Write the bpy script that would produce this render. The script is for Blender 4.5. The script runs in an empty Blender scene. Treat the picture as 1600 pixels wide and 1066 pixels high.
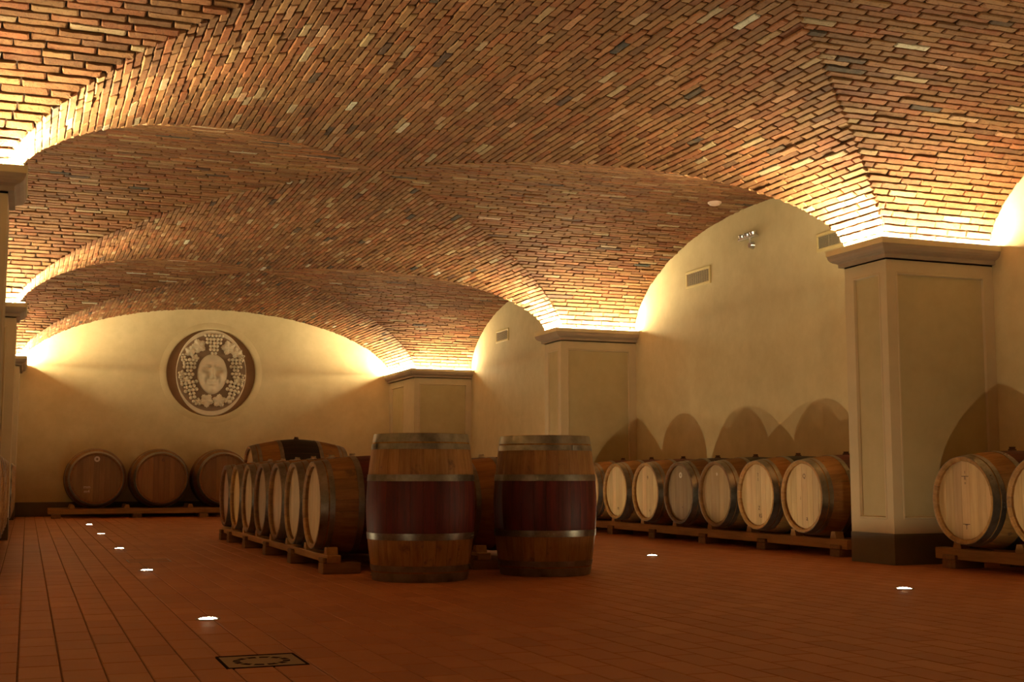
import bpy, math, random
import numpy as np
from mathutils import Matrix, Vector
R = math.radians
PI = math.pi
rnd = random.Random(7)
scene = bpy.context.scene
col = scene.collection

# ------------------------------------------------------------------ camera, world, exposure
CAM_H, CAM_F, CAM_YAW, CAM_PITCH = 0.679, 1956.9, 21.06, 6.12
cd = bpy.data.cameras.new('camera')
cam = bpy.data.objects.new('camera', cd)
col.objects.link(cam)
cam.location = (0, 0, CAM_H)
cam.rotation_euler = (R(90 + CAM_PITCH), 0, R(-CAM_YAW))
cd.sensor_width = 36
cd.lens = CAM_F / 1600 * 36
cd.clip_start = 0.05
scene.camera = cam
w = bpy.data.worlds.new('world')
scene.world = w
w.use_nodes = True
w.node_tree.nodes['Background'].inputs[0].default_value = (0, 0, 0, 1)
w.node_tree.nodes['Background'].inputs[1].default_value = 0
scene.view_settings.view_transform = 'Standard'
scene.view_settings.look = 'None'
scene.view_settings.gamma = 1
scene.view_settings.use_curve_mapping = False
scene.view_settings.exposure = 0.0
scene.cycles.max_bounces = 8
scene.cycles.diffuse_bounces = 5
scene.cycles.glossy_bounces = 3
scene.cycles.sample_clamp_indirect = 6
scene.cycles.caustics_reflective = False
scene.cycles.caustics_refractive = False
STRIP_COL, STRIP_E = (1.0, 0.82, 0.48), 600.0     # warm LED strips on the pillar caps
SPOT_W = 36.0
SPOT_COL, SPOT_E = (1.0, 0.80, 0.48), 90.0      # uplights let into the floor

# ------------------------------------------------------------------ layout
XS_R, XW_R = 6.16, 7.20                    # right pillars: inner face, wall
XS_L, XW_L = -0.17, -1.21
XC, AX = (XS_R + XS_L) / 2, (XS_R - XS_L) / 2
PITCH = 6.375
PY0, PY1 = 7.92, 8.45                      # pillar near / far face
Y_BACK, Y_FRONT = 22.28, -2.0
AY = (PITCH - (PY1 - PY0)) / 2
BAYC = [PY0 + PITCH * (k - 1) + (PY1 - PY0) + AY for k in range(-1, 3)]   # -1.38, 5.0, 11.37, 17.75
Z1, RISE = 3.57, 1.06                      # crown height, rise of the vaults
QF, QG = 0.60, 0.54
CAPZ = 2.506

def prof(t, q): return Z1 - RISE * (1 - max(0.0, 1 - t * t) ** q)
def inv_prof(z, q):
    u = min(1.0, max(0.0, 1 - (Z1 - z) / RISE))
    return math.sqrt(max(0.0, 1 - u ** (1 / q)))
def vault_z(x, y):
    f = prof(min(1, abs(x - XC) / AX), QF)
    g = max(prof(min(1, abs(y - c) / AY), QG) for c in BAYC)
    return max(f, g)

# ------------------------------------------------------------------ helpers
def tag(o, label=None, cat=None, group=None, kind=None):
    if label: o['label'] = label
    if cat: o['category'] = cat
    if group: o['group'] = group
    if kind: o['kind'] = kind
    return o

def empty(name, loc=(0, 0, 0), rz=0.0):
    o = bpy.data.objects.new(name, None)
    o.location = loc
    o.rotation_euler = (0, 0, rz)
    o.empty_display_size = 0.1
    col.objects.link(o)
    return o

def mesh_data(name, V, F, mats, mi=None, smooth=False, uvattr=None):
    me = bpy.data.meshes.new(name)
    me.from_pydata([tuple(v) for v in V], [], F)
    for m in mats: me.materials.append(m)
    if mi is not None: me.polygons.foreach_set('material_index', mi)
    if smooth: me.polygons.foreach_set('use_smooth', [True] * len(me.polygons))
    me.update()
    return me

def link(name, me, parent=None, mat=None):
    o = bpy.data.objects.new(name, me)
    col.objects.link(o)
    if parent is not None: o.parent = parent
    if mat is not None: o.matrix_local = mat
    return o

class MB:
    """collects verts and faces for ONE mesh"""
    def __init__(s): s.V, s.F, s.M = [], [], []
    def add(s, V, F, m=0, M=None):
        n = len(s.V)
        for v in V: s.V.append(tuple(M @ Vector(v)) if M is not None else tuple(v))
        for f in F: s.F.append([i + n for i in f]); s.M.append(m)
    def box(s, x0, x1, y0, y1, z0, z1, m=0, M=None, b=0.0):
        if b <= 0:
            V = [(x, y, z) for x in (x0, x1) for y in (y0, y1) for z in (z0, z1)]
            F = [(0, 1, 3, 2), (4, 6, 7, 5), (0, 4, 5, 1), (2, 3, 7, 6), (0, 2, 6, 4), (1, 5, 7, 3)]
            s.add(V, F, m, M); return
        # chamfered box
        V = []; idx = {}
        for i, x in enumerate((x0, x1)):
            for j, y in enumerate((y0, y1)):
                for k, z in enumerate((z0, z1)):
                    sx, sy, sz = (1 - 2 * i), (1 - 2 * j), (1 - 2 * k)
                    idx[i, j, k, 0] = len(V); V.append((x, y + sy * b, z + sz * b))
                    idx[i, j, k, 1] = len(V); V.append((x + sx * b, y, z + sz * b))
                    idx[i, j, k, 2] = len(V); V.append((x + sx * b, y + sy * b, z))
        F = []
        for i in (0, 1):
            F.append([idx[i, j, k, 0] for j, k in ((0, 0), (1, 0), (1, 1), (0, 1))][::(-1 if i == 0 else 1)])
            F.append([idx[j, i, k, 1] for j, k in ((0, 0), (1, 0), (1, 1), (0, 1))][::(1 if i == 0 else -1)])
            F.append([idx[j, k, i, 2] for j, k in ((0, 0), (1, 0), (1, 1), (0, 1))][::(-1 if i == 0 else 1)])
        for i in (0, 1):
            for j in (0, 1):
                F.append([idx[i, j, 0, 0], idx[i, j, 1, 0], idx[i, j, 1, 1], idx[i, j, 0, 1]])
                F.append([idx[i, 0, j, 0], idx[i, 1, j, 0], idx[i, 1, j, 2], idx[i, 0, j, 2]])
                F.append([idx[0, i, j, 1], idx[1, i, j, 1], idx[1, i, j, 2], idx[0, i, j, 2]])
        for i in (0, 1):
            for j in (0, 1):
                for k in (0, 1): F.append([idx[i, j, k, 0], idx[i, j, k, 1], idx[i, j, k, 2]])
        s.add(V, F, m, M)
    def cyl(s, r0, r1, z0, z1, n=24, m=0, M=None, caps=True):
        V = [(r0 * math.cos(2 * PI * i / n), r0 * math.sin(2 * PI * i / n), z0) for i in range(n)]
        V += [(r1 * math.cos(2 * PI * i / n), r1 * math.sin(2 * PI * i / n), z1) for i in range(n)]
        F = [(i, (i + 1) % n, n + (i + 1) % n, n + i) for i in range(n)]
        if caps: F += [list(range(n))[::-1], list(range(n, 2 * n))]
        s.add(V, F, m, M)
    def lathe(s, pts, n=32, m=0, M=None, closed=False):
        V = []; F = []
        k = len(pts)
        for i in range(n):
            a = 2 * PI * i / n
            for r, z in pts: V.append((r * math.cos(a), r * math.sin(a), z))
        for i in range(n):
            j = (i + 1) % n
            for q in range(k if closed else k - 1):
                q2 = (q + 1) % k
                F.append((i * k + q, j * k + q, j * k + q2, i * k + q2))
        s.add(V, F, m, M)
    def ball(s, c, r, m=0, sx=1, sy=1, sz=1, nu=8, nv=5):
        V = [(c[0], c[1], c[2] - r * sz)]; F = []
        for j in range(1, nv):
            p = -PI / 2 + PI * j / nv
            for i in range(nu):
                a = 2 * PI * i / nu
                V.append((c[0] + r * sx * math.cos(p) * math.cos(a), c[1] + r * sy * math.cos(p) * math.sin(a), c[2] + r * sz * math.sin(p)))
        V.append((c[0], c[1], c[2] + r * sz)); e = len(V) - 1
        for i in range(nu):
            i2 = (i + 1) % nu
            F.append((0, 1 + i2, 1 + i))
            for j in range(nv - 2): F.append((1 + j * nu + i, 1 + j * nu + i2, 1 + (j + 1) * nu + i2, 1 + (j + 1) * nu + i))
            F.append((e, 1 + (nv - 2) * nu + i, 1 + (nv - 2) * nu + i2))
        s.add(V, F, m)
    def data(s, name, mats, smooth=False): return mesh_data(name, s.V, s.F, mats, s.M, smooth)
    def build(s, name, mats, parent=None, mat=None, smooth=False):
        if not isinstance(mats, (list, tuple)): mats = [mats]
        return link(name, s.data(name, mats, smooth), parent, mat)

def smooth_by_angle(me, ang=35):
    me.polygons.foreach_set('use_smooth', [True] * len(me.polygons))
    try: me.set_sharp_from_angle(angle=R(ang))
    except Exception: pass

# ------------------------------------------------------------------ materials
class N:
    def __init__(s, name):
        s.m = bpy.data.materials.new(name); s.m.use_nodes = True
        s.t = s.m.node_tree; s.b = s.t.nodes['Principled BSDF']
    def n(s, typ, **kw):
        x = s.t.nodes.new(typ)
        for k, v in kw.items():
            if hasattr(x, k): setattr(x, k, v)
            else: x.inputs[k.replace('_', ' ')].default_value = v
        return x
    def l(s, a, b): s.t.links.new(a, b)
    def noise(s, scale, detail=4, rough=0.55, vec=None, mapscale=None, coord='Object'):
        tc = s.n('ShaderNodeTexCoord')
        src = tc.outputs[coord] if vec is None else vec
        if mapscale:
            mp = s.n('ShaderNodeMapping'); mp.inputs['Scale'].default_value = mapscale
            s.l(src, mp.inputs['Vector']); src = mp.outputs[0]
        no = s.n('ShaderNodeTexNoise'); no.inputs['Scale'].default_value = scale
        no.inputs['Detail'].default_value = detail; no.inputs['Roughness'].default_value = rough
        s.l(src, no.inputs['Vector'])
        return no.outputs['Fac']
    def ramp(s, fac, stops):
        r = s.n('ShaderNodeValToRGB')
        e = r.color_ramp.elements
        while len(e) < len(stops): e.new(0.5)
        for i, (p, c) in enumerate(stops): e[i].position = p; e[i].color = (*c, 1)
        s.l(fac, r.inputs[0]); return r.outputs[0]
    def mix(s, fac, a, b, mode='MIX'):
        m = s.n('ShaderNodeMix'); m.data_type = 'RGBA'; m.blend_type = mode
        for sock, v in ((m.inputs[0], fac), (m.inputs[6], a), (m.inputs[7], b)):
            if isinstance(v, (int, float)): sock.default_value = v
            elif isinstance(v, tuple): sock.default_value = (*v, 1)
            else: s.l(v, sock)
        return m.outputs[2]
    def bump(s, h, strength=0.3, dist=0.01, prev=None):
        b = s.n('ShaderNodeBump'); b.inputs['Strength'].default_value = strength
        b.inputs['Distance'].default_value = dist
        s.l(h, b.inputs['Height'])
        if prev is not None: s.l(prev, b.inputs['Normal'])
        return b.outputs[0]
    def fin(s, color, rough=0.8, normal=None, metal=0.0, spec=None):
        if isinstance(color, tuple): s.b.inputs['Base Color'].default_value = (*color, 1)
        else: s.l(color, s.b.inputs['Base Color'])
        if isinstance(rough, (int, float)): s.b.inputs['Roughness'].default_value = rough
        else: s.l(rough, s.b.inputs['Roughness'])
        s.b.inputs['Metallic'].default_value = metal
        if spec is not None: s.b.inputs['Specular IOR Level'].default_value = spec
        if normal is not None: s.l(normal, s.b.inputs['Normal'])
        return s.m

def m_plaster(name, c1, c2, c3, rough=0.75):
    k = N(name)
    a = k.noise(0.9, 5, 0.6); b = k.noise(5, 6, 0.65); c = k.noise(38, 3, 0.6)
    base = k.ramp(a, [(0.30, c1), (0.52, c2), (0.72, c3)])
    base = k.mix(0.35, base, k.ramp(b, [(0.35, c1), (0.65, c3)]))
    return k.fin(base, rough, k.bump(c, 0.12, 0.004, k.bump(b, 0.15, 0.012)), spec=0.25)
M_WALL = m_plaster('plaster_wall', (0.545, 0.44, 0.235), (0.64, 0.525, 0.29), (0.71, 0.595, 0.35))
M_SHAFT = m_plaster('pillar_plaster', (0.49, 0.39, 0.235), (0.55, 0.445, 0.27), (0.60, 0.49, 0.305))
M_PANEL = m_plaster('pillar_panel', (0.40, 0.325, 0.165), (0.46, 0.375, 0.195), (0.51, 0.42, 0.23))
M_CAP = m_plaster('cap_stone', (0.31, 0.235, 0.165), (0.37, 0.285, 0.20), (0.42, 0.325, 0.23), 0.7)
M_BAND = m_plaster('skirting_paint', (0.105, 0.082, 0.045), (0.125, 0.098, 0.055), (0.145, 0.115, 0.068), 0.6)

def m_brick():
    k = N('brick_clay')
    at = k.n('ShaderNodeAttribute'); at.attribute_name = 'tone'
    sp = k.n('ShaderNodeSeparateColor'); k.l(at.outputs['Color'], sp.inputs[0])
    base = k.ramp(sp.outputs[0], [(0.0, (0.055, 0.052, 0.048)), (0.045, (0.13, 0.057, 0.028)), (0.30, (0.205, 0.085, 0.036)),
                                  (0.60, (0.27, 0.123, 0.052)), (0.86, (0.34, 0.185, 0.088)), (0.95, (0.38, 0.26, 0.155)), (1.0, (0.60, 0.52, 0.42))])
    hueshift = k.ramp(sp.outputs[1], [(0.0, (1.12, 0.90, 0.82)), (0.35, (1.0, 1.0, 1.0)), (0.7, (0.98, 1.08, 0.95)), (1.0, (0.92, 1.06, 1.14))])
    base = k.mix(1.0, base, hueshift, 'MULTIPLY')
    n1 = k.noise(11, 6, 0.75); n2 = k.noise(55, 5, 0.7)
    base = k.mix(k.ramp(n1, [(0.48, (0, 0, 0)), (0.74, (0.5, 0.5, 0.5))]), base, (0.32, 0.19, 0.09))
    base = k.mix(k.ramp(n1, [(0.28, (0.6, 0.6, 0.6)), (0.42, (0, 0, 0))]), base, (0.12, 0.052, 0.028))
    base = k.mix(k.ramp(n2, [(0.32, (0.7, 0.7, 0.7)), (0.46, (0, 0, 0))]), base, (0.085, 0.045, 0.028))
    return k.fin(base, 0.9, k.bump(n2, 0.7, 0.008, k.bump(n1, 0.5, 0.025)), spec=0.15)
M_BRICK = m_brick()
k = N('mortar'); M_MORTAR = k.fin(k.ramp(k.noise(30, 4), [(0.3, (0.045, 0.027, 0.017)), (0.7, (0.10, 0.062, 0.038))]), 0.95, k.bump(k.noise(70, 4), 0.5, 0.006), spec=0.1)

def m_tile():
    k = N('terracotta_tile')
    at = k.n('ShaderNodeAttribute'); at.attribute_name = 'tone'
    sp = k.n('ShaderNodeSeparateColor'); k.l(at.outputs['Color'], sp.inputs[0])
    base = k.ramp(sp.outputs[0], [(0.0, (0.36, 0.125, 0.045)), (0.5, (0.43, 0.158, 0.060)), (1.0, (0.50, 0.205, 0.082))])
    n1 = k.noise(3.0, 5, 0.6); n2 = k.noise(26, 6, 0.7, mapscale=(1, 0.5, 1))
    base = k.mix(k.ramp(n1, [(0.35, (0.30, 0.30, 0.30)), (0.7, (0, 0, 0))]), base, (0.32, 0.10, 0.038))
    base = k.mix(k.ramp(n2, [(0.45, (0, 0, 0)), (0.8, (0.30, 0.30, 0.30))]), base, (0.54, 0.24, 0.105))
    ro = k.n('ShaderNodeMapRange'); ro.inputs[3].default_value = 0.42; ro.inputs[4].default_value = 0.66
    k.l(n2, ro.inputs[0])
    return k.fin(base, ro.outputs[0], k.bump(n2, 0.12, 0.004), spec=0.35)
M_TILE = m_tile()
k = N('tile_joint'); M_JOINT = k.fin(k.ramp(k.noise(20, 4), [(0.3, (0.15, 0.058, 0.025)), (0.7, (0.22, 0.088, 0.038))]), 0.9)

def m_wood(name, dark, mid, light, ax='z', objcol=True, rough=0.62, scale=1.0, stain=None):
    k = N(name)
    sc = {'z': (30 * scale, 30 * scale, 2.2 * scale), 'x': (2.2 * scale, 30 * scale, 30 * scale), 'y': (30 * scale, 2.2 * scale, 30 * scale)}[ax]
    oi = k.n('ShaderNodeObjectInfo')
    tc = k.n('ShaderNodeTexCoord'); ad = k.n('ShaderNodeVectorMath'); ad.operation = 'ADD'
    cx = k.n('ShaderNodeCombineXYZ'); mu = k.n('ShaderNodeMath'); mu.operation = 'MULTIPLY'; mu.inputs[1].default_value = 17.0
    k.l(oi.outputs['Random'], mu.inputs[0]); k.l(mu.outputs[0], cx.inputs[0]); k.l(mu.outputs[0], cx.inputs[1]); k.l(mu.outputs[0], cx.inputs[2])
    k.l(tc.outputs['Object'], ad.inputs[0]); k.l(cx.outputs[0], ad.inputs[1])
    g = k.noise(1.0, 6, 0.65, vec=ad.outputs[0], mapscale=sc)
    b = k.noise(3.0, 4, 0.6, vec=ad.outputs[0])
    base = k.ramp(g, [(0.28, dark), (0.5, mid), (0.72, light)])
    base = k.mix(k.ramp(b, [(0.4, (0.0, 0.0, 0.0)), (0.75, (0.5, 0.5, 0.5))]), base, dark)
    if stain: base = k.mix(k.ramp(k.noise(6.0, 5, 0.7, vec=ad.outputs[0]), [(0.60, (0, 0, 0)), (0.70, (0.8, 0.8, 0.8))]), base, stain)
    if objcol: base = k.mix(1.0, base, oi.outputs['Color'], 'MULTIPLY')
    return k.fin(base, rough, k.bump(g, 0.25, 0.003), spec=0.3)
M_STAVE = m_wood('oak_stave', (0.21, 0.10, 0.030), (0.32, 0.165, 0.050), (0.40, 0.225, 0.080), stain=(0.12, 0.065, 0.035))
M_HEAD = m_wood('oak_head', (0.38, 0.245, 0.11), (0.47, 0.32, 0.155), (0.53, 0.38, 0.195), ax='y', scale=0.8)
M_BEAM = m_wood('rack_timber', (0.28, 0.15, 0.055), (0.42, 0.235, 0.09), (0.52, 0.31, 0.125), ax='y')
M_BEAMX = m_wood('rack_timber_cross', (0.20, 0.10, 0.04), (0.30, 0.165, 0.065), (0.38, 0.22, 0.09), ax='x')
M_WINE = m_wood('wine_stained_band', (0.028, 0.005, 0.005), (0.095, 0.012, 0.009), (0.165, 0.022, 0.014), rough=0.55, scale=0.5)
M_BLACK = m_wood('black_stained_band', (0.008, 0.006, 0.006), (0.016, 0.011, 0.010), (0.03, 0.02, 0.017), rough=0.5, scale=0.5)
def m_metal(name, c1, c2, rough, sc=7):
    k = N(name); n = k.noise(sc, 5, 0.65)
    r = k.n('ShaderNodeMapRange'); r.inputs[3].default_value = rough - 0.08; r.inputs[4].default_value = rough + 0.14
    k.l(n, r.inputs[0])
    return k.fin(k.ramp(n, [(0.32, c1), (0.68, c2)]), r.outputs[0], k.bump(k.noise(40, 3), 0.08, 0.002), metal=0.9)
M_HOOP = m_metal('galvanised_steel', (0.15, 0.135, 0.11), (0.34, 0.32, 0.27), 0.36)
M_CHROME = m_metal('chrome', (0.72, 0.72, 0.72), (0.8, 0.8, 0.8), 0.18)
def plain(name, c, rough=0.6, metal=0.0):
    k = N(name); n = k.noise(25, 3)
    return k.fin(k.mix(k.ramp(n, [(0.4, (0, 0, 0)), (0.7, (0.25, 0.25, 0.25))]), c, tuple(v * 0.8 for v in c)), rough, metal=metal)
M_BUNG = plain('pale_silicone', (0.66, 0.58, 0.48), 0.5)
M_DBUNG = plain('dark_wood_bung', (0.10, 0.05, 0.035), 0.7)
M_INK = plain('ink', (0.09, 0.045, 0.03), 0.8)
M_PALEINK = plain('pale_chalk', (0.62, 0.52, 0.40), 0.8)
M_DARK = plain('black_plastic', (0.015, 0.014, 0.013), 0.35)
M_SLOT = plain('dark_slot', (0.02, 0.012, 0.008), 1.0)
M_SLOT.node_tree.nodes['Principled BSDF'].inputs['Specular IOR Level'].default_value = 0.05
M_VENT = plain('ochre_painted_metal', (0.72, 0.58, 0.26), 0.45)
M_SLAT = plain('grille_metal', (0.50, 0.44, 0.30), 0.35, 0.3)
M_VOID = plain('dark_duct', (0.03, 0.022, 0.014), 0.9)
M_DETECT = plain('detector_plastic', (0.78, 0.55, 0.42), 0.4)
M_NICHE = m_plaster('niche_umber', (0.22, 0.12, 0.055), (0.27, 0.15, 0.07), (0.30, 0.17, 0.085), 0.85)
M_RELIEF = m_plaster('carved_relief', (0.60, 0.50, 0.33), (0.72, 0.61, 0.43), (0.80, 0.70, 0.52), 0.7)
M_GROUND = plain('relief_ground', (0.27, 0.18, 0.11), 0.85)
M_HATCH = plain('hatch_infill', (0.27, 0.185, 0.10), 0.6)
def emis(name, c, e):
    k = N(name); k.fin((0.8, 0.8, 0.8), 0.5)
    k.b.inputs['Emission Color'].default_value = (*c, 1); k.b.inputs['Emission Strength'].default_value = e
    return k.m
M_STRIP = emis('led_strip', STRIP_COL, STRIP_E)
M_STRIP2 = emis('led_strip_double', STRIP_COL, STRIP_E * 4.2)
M_STRIP3 = emis('led_strip_back', STRIP_COL, STRIP_E * 1.9)
M_LENS = emis('uplight_lens', SPOT_COL, SPOT_E)

# ------------------------------------------------------------------ projection, used only to rank which bricks show largest
def project(P):
    P = np.asarray(P, float) - np.array([0, 0, CAM_H])
    cy, sy = math.cos(R(CAM_YAW)), math.sin(R(CAM_YAW))
    r = P[..., 0] * cy - P[..., 1] * sy; fw = P[..., 0] * sy + P[..., 1] * cy; z = P[..., 2]
    cp, sp = math.cos(R(CAM_PITCH)), math.sin(R(CAM_PITCH))
    d = fw * cp + z * sp; u = -fw * sp + z * cp
    d = np.where(d < 0.1, 0.1, d)
    return np.stack([800 + CAM_F * r / d, 533 - CAM_F * u / d], -1)
def px_area(quad):
    q = project(quad)
    x, y = q[:, 0], q[:, 1]
    if x.min() < -10 or x.max() > 1610 or y.min() < -10 or y.max() > 1076: return 0.0
    return float(abs(np.dot(x, np.roll(y, -1)) - np.dot(y, np.roll(x, -1))) / 2)

# ------------------------------------------------------------------ vault bricks
def arc_table(a, q):
    th = np.linspace(-PI / 2, PI / 2, 2001)
    t = np.sin(th)
    z = Z1 - RISE * (1 - np.maximum(0, 1 - t * t) ** q)
    x = a * t
    s = np.concatenate([[0], np.cumsum(np.hypot(np.diff(x), np.diff(z)))])
    return s, x, z
def arc_at(tab, s):
    S, X, Z = tab
    x = np.interp(s, S, X); z = np.interp(s, S, Z)
    e = 0.004
    x2, z2 = np.interp(s + e, S, X), np.interp(s + e, S, Z)
    x1, z1 = np.interp(s - e, S, X), np.interp(s - e, S, Z)
    tx, tz = x2 - x1, z2 - z1
    L = math.hypot(tx, tz) + 1e-9
    return x, z, -tz / L, tx / L       # outward (away from the room) normal
def tone():
    u = rnd.random()
    if u < 0.012: return rnd.uniform(0.0, 0.03)
    if u < 0.018: return rnd.uniform(0.95, 1.0)
    if u < 0.065: return rnd.uniform(0.88, 0.95)
    return min(0.88, max(0.07, rnd.gauss(0.44, 0.17)))
bricks = []      # (quad centre-face verts, V, F, tone, bay)
BF = []
def brick_geo(p00, p10, p11, p01, nrm):
    """p00->p10 along the course, p00->p01 across it; nrm points away from the room"""
    p00, p10, p11, p01, nrm = [np.array(v, float) for v in (p00, p10, p11, p01, nrm)]
    L = np.linalg.norm(p10 - p00)
    u = (p10 - p00) / max(L, 1e-6); v = (p01 - p00); hv = np.linalg.norm(v); v = v / max(hv, 1e-6)
    j = 0.0030
    def jt(): return u * rnd.uniform(-j, j) + v * rnd.uniform(-j, j)
    cr = min(0.005, L * .2)
    nl = 3 if L > 0.12 else 1
    A = [p00 + (p10 - p00) * (i + rnd.uniform(.7, 1.3)) / (nl + 1) for i in range(nl)]
    B_ = [p11 + (p01 - p11) * (i + rnd.uniform(.7, 1.3)) / (nl + 1) for i in range(nl)]
    out = [p00 + u * cr] + A + [p10 - u * cr, p10 + v * cr * .9, p11 - v * cr * .9, p11 - u * cr] + B_ + [p01 + u * cr, p01 - v * cr * .9, p00 + v * cr * .9]
    out = [o + jt() for o in out]
    c = (p00 + p10 + p11 + p01) / 4
    d = rnd.gauss(0, 0.003); tl = rnd.uniform(-0.05, 0.05)
    k = len(out)
    ring1 = [o + nrm * (0.006 + d) for o in out]                       # arris
    ring0 = [o + (c - o) * min(0.30, 0.0045 / max(np.linalg.norm(c - o), 1e-4) + 0.04) + nrm * (d + tl * np.dot(o - c, v)) for o in out]
    ring2 = [o + nrm * 0.045 for o in out]
    V = ring0 + ring1 + ring2
    F = [list(range(k))]
    for i in range(k):
        i2 = (i + 1) % k
        F.append([i2, i, k + i, k + i2]); F.append([k + i2, k + i, 2 * k + i, 2 * k + i2])
    return V, F
def cuts(a, b, row, bl=0.252):
    off = (row % 2) * bl / 2 + ((row * 7919) % 13) * 0.006
    n0 = math.floor((a - off) / bl)
    js = []
    n = n0
    while n * bl + off < b + bl:
        c = n * bl + off + rnd.uniform(-0.045, 0.045)
        if a + 0.07 < c < b - 0.07: js.append(c)
        n += 1
    return [a] + js + [b]
TF, TG = arc_table(AX, QF), arc_table(AY, QG)
CH = 0.0575
JT = 0.0105
Y_BRICK = 2.6
back = {1: MB(), 2: MB(), 3: MB()}
def bay_of(y): return 1 if y < 8.185 else (2 if y < 14.56 else 3)
# main barrel: courses run along Y
nF = int(round(TF[0][-1] / CH)); hF = TF[0][-1] / nF
for i in range(nF):
    s0, s1 = i * hF, (i + 1) * hF
    xa, za, nxa, nza = arc_at(TF, s0); xb, zb, nxb, nzb = arc_at(TF, s1)
    xm, zm, nx, nz = arc_at(TF, (s0 + s1) / 2)
    ta, tb, tm = [AY * inv_prof(z, QG) for z in (za, zb, zm)]
    for k in range(len(BAYC)):
        c0 = BAYC[k]; last = k == len(BAYC) - 1
        A0, A1 = c0 + ta, c0 + tb
        B0, B1 = (Y_BACK, Y_BACK) if last else (BAYC[k + 1] - ta, BAYC[k + 1] - tb)
        nn = (nx * 0.02, 0, nz * 0.02)
        # mortar backing split at the bay borders
        for bay, lo, hi in ((1, -9, 8.185), (2, 8.185, 14.56), (3, 14.56, 99)):
            q = [max(A0, lo), max(A1, lo), min(B0, hi), min(B1, hi)]
            if max(q[2] - q[0], q[3] - q[1]) <= 0.001: continue
            q[2] = max(q[2], q[0]); q[3] = max(q[3], q[1])
            o = 0.02
            V = [(XC + xa + nxa * o, q[0], za + nza * o), (XC + xb + nxb * o, q[1], zb + nzb * o), (XC + xb + nxb * o, q[3], zb + nzb * o), (XC + xa + nxa * o, q[2], za + nza * o)]
            back[bay].add(V, [(0, 1, 2, 3)])
        a, b = c0 + tm, (Y_BACK if last else BAYC[k + 1] - tm)
        if b < Y_BRICK or b - a < 0.05: continue
        a = max(a, Y_BRICK - 0.4)
        g = JT / 2
        xs0, zs0, _, _ = arc_at(TF, s0 + g); xs1, zs1, _, _ = arc_at(TF, s1 - g)
        cs = cuts(a, b, i)
        for y0, y1 in zip(cs[:-1], cs[1:]):
            y0 += JT / 2; y1 -= JT / 2
            sh = rnd.uniform(-.0015, .0015)
            q4 = [(XC + xs0, y0, zs0 + sh), (XC + xs0, y1, zs0 + sh), (XC + xs1, y1, zs1 + sh), (XC + xs1, y0, zs1 + sh)]
            V, F = brick_geo(*q4, (nx, 0, nz))
            cam_side = np.dot(np.array(q4[0]) - np.array([0, 0, CAM_H]), np.array([nx, 0, nz])) > 0
            bricks.append((px_area(np.array(q4)) if cam_side else 0, V, F, tone(), bay_of((y0 + y1) / 2)))
# closing front stretch of the main barrel (behind the camera) up to bay -1's first groin
for i in range(nF):
    s0, s1 = i * hF, (i + 1) * hF
    xa, za, nxa, nza = arc_at(TF, s0); xb, zb, nxb, nzb = arc_at(TF, s1)
    ya, yb = [max(Y_FRONT, BAYC[0] - AY * inv_prof(z, QG)) for z in (za, zb)]
    if ya > Y_FRONT or yb > Y_FRONT:
        back[1].add([(XC + xa, Y_FRONT, za + .02), (XC + xb, Y_FRONT, zb + .02), (XC + xb, yb, zb + .02), (XC + xa, ya, za + .02)], [(0, 1, 2, 3)])
# cross barrels: courses run along X
nG = int(round(TG[0][-1] / CH)); hG = TG[0][-1] / nG
for kb, c in enumerate(BAYC):
    for i in range(nG):
        s0, s1 = i * hG, (i + 1) * hG
        ya, za, nya, nza = arc_at(TG, s0); yb, zb, nyb, nzb = arc_at(TG, s1)
        ym, zm, ny, nz = arc_at(TG, (s0 + s1) / 2)
        if c + yb < Y_FRONT: continue
        xa, xb, xm = [AX * inv_prof(z, QF) for z in (za, zb, zm)]
        for side in (-1, 1):
            wall = XW_R if side > 0 else XW_L
            o = 0.02
            V = [(XC + side * xa, c + ya + nya * o, za + nza * o), (XC + side * xb, c + yb + nyb * o, zb + nzb * o), (wall, c + yb + nyb * o, zb + nzb * o), (wall, c + ya + nya * o, za + nza * o)]
            back[max(1, kb)].add(V, [(0, 1, 2, 3)] if side < 0 else [(3, 2, 1, 0)])
            if c + ym < Y_BRICK: continue
            g = JT / 2
            ys0, zs0, _, _ = arc_at(TG, s0 + g); ys1, zs1, _, _ = arc_at(TG, s1 - g)
            a, b = sorted((XC + side * xm, wall))
            cs = cuts(a, b, i + 3)
            for x0, x1 in zip(cs[:-1], cs[1:]):
                x0 += JT / 2; x1 -= JT / 2
                q4 = [(x0, c + ys1, zs1), (x1, c + ys1, zs1), (x1, c + ys0, zs0), (x0, c + ys0, zs0)]
                V, F = brick_geo(*q4, (0, ny, nz))
                cam_side = np.dot(np.array(q4[0]) - np.array([0, 0, CAM_H]), np.array([0, ny, nz])) > 0
                bricks.append((px_area(np.array(q4)) if cam_side else 0, V, F, tone(), kb))
def toned_mesh(name, items, mat, white_joint=None):
    V = []; F = []; T = []
    for b in items:
        n = len(V); V.extend(b[1]); T.extend([b[3]] * len(b[1]))
        F.extend([[i + n for i in f] for f in b[2]])
    me = bpy.data.meshes.new(name)
    me.from_pydata([tuple(v) for v in V], [], F)
    me.materials.append(mat)
    at = me.attributes.new('tone', 'FLOAT_COLOR', 'POINT')
    t = np.array(T, np.float32)
    hue = np.modf(np.abs(np.sin(t * 9131.7)) * 437.5)[0].astype(np.float32)
    at.data.foreach_set('color', np.stack([t, hue, t, np.ones_like(t)], 1).ravel())
    me.update()
    return me
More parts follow.
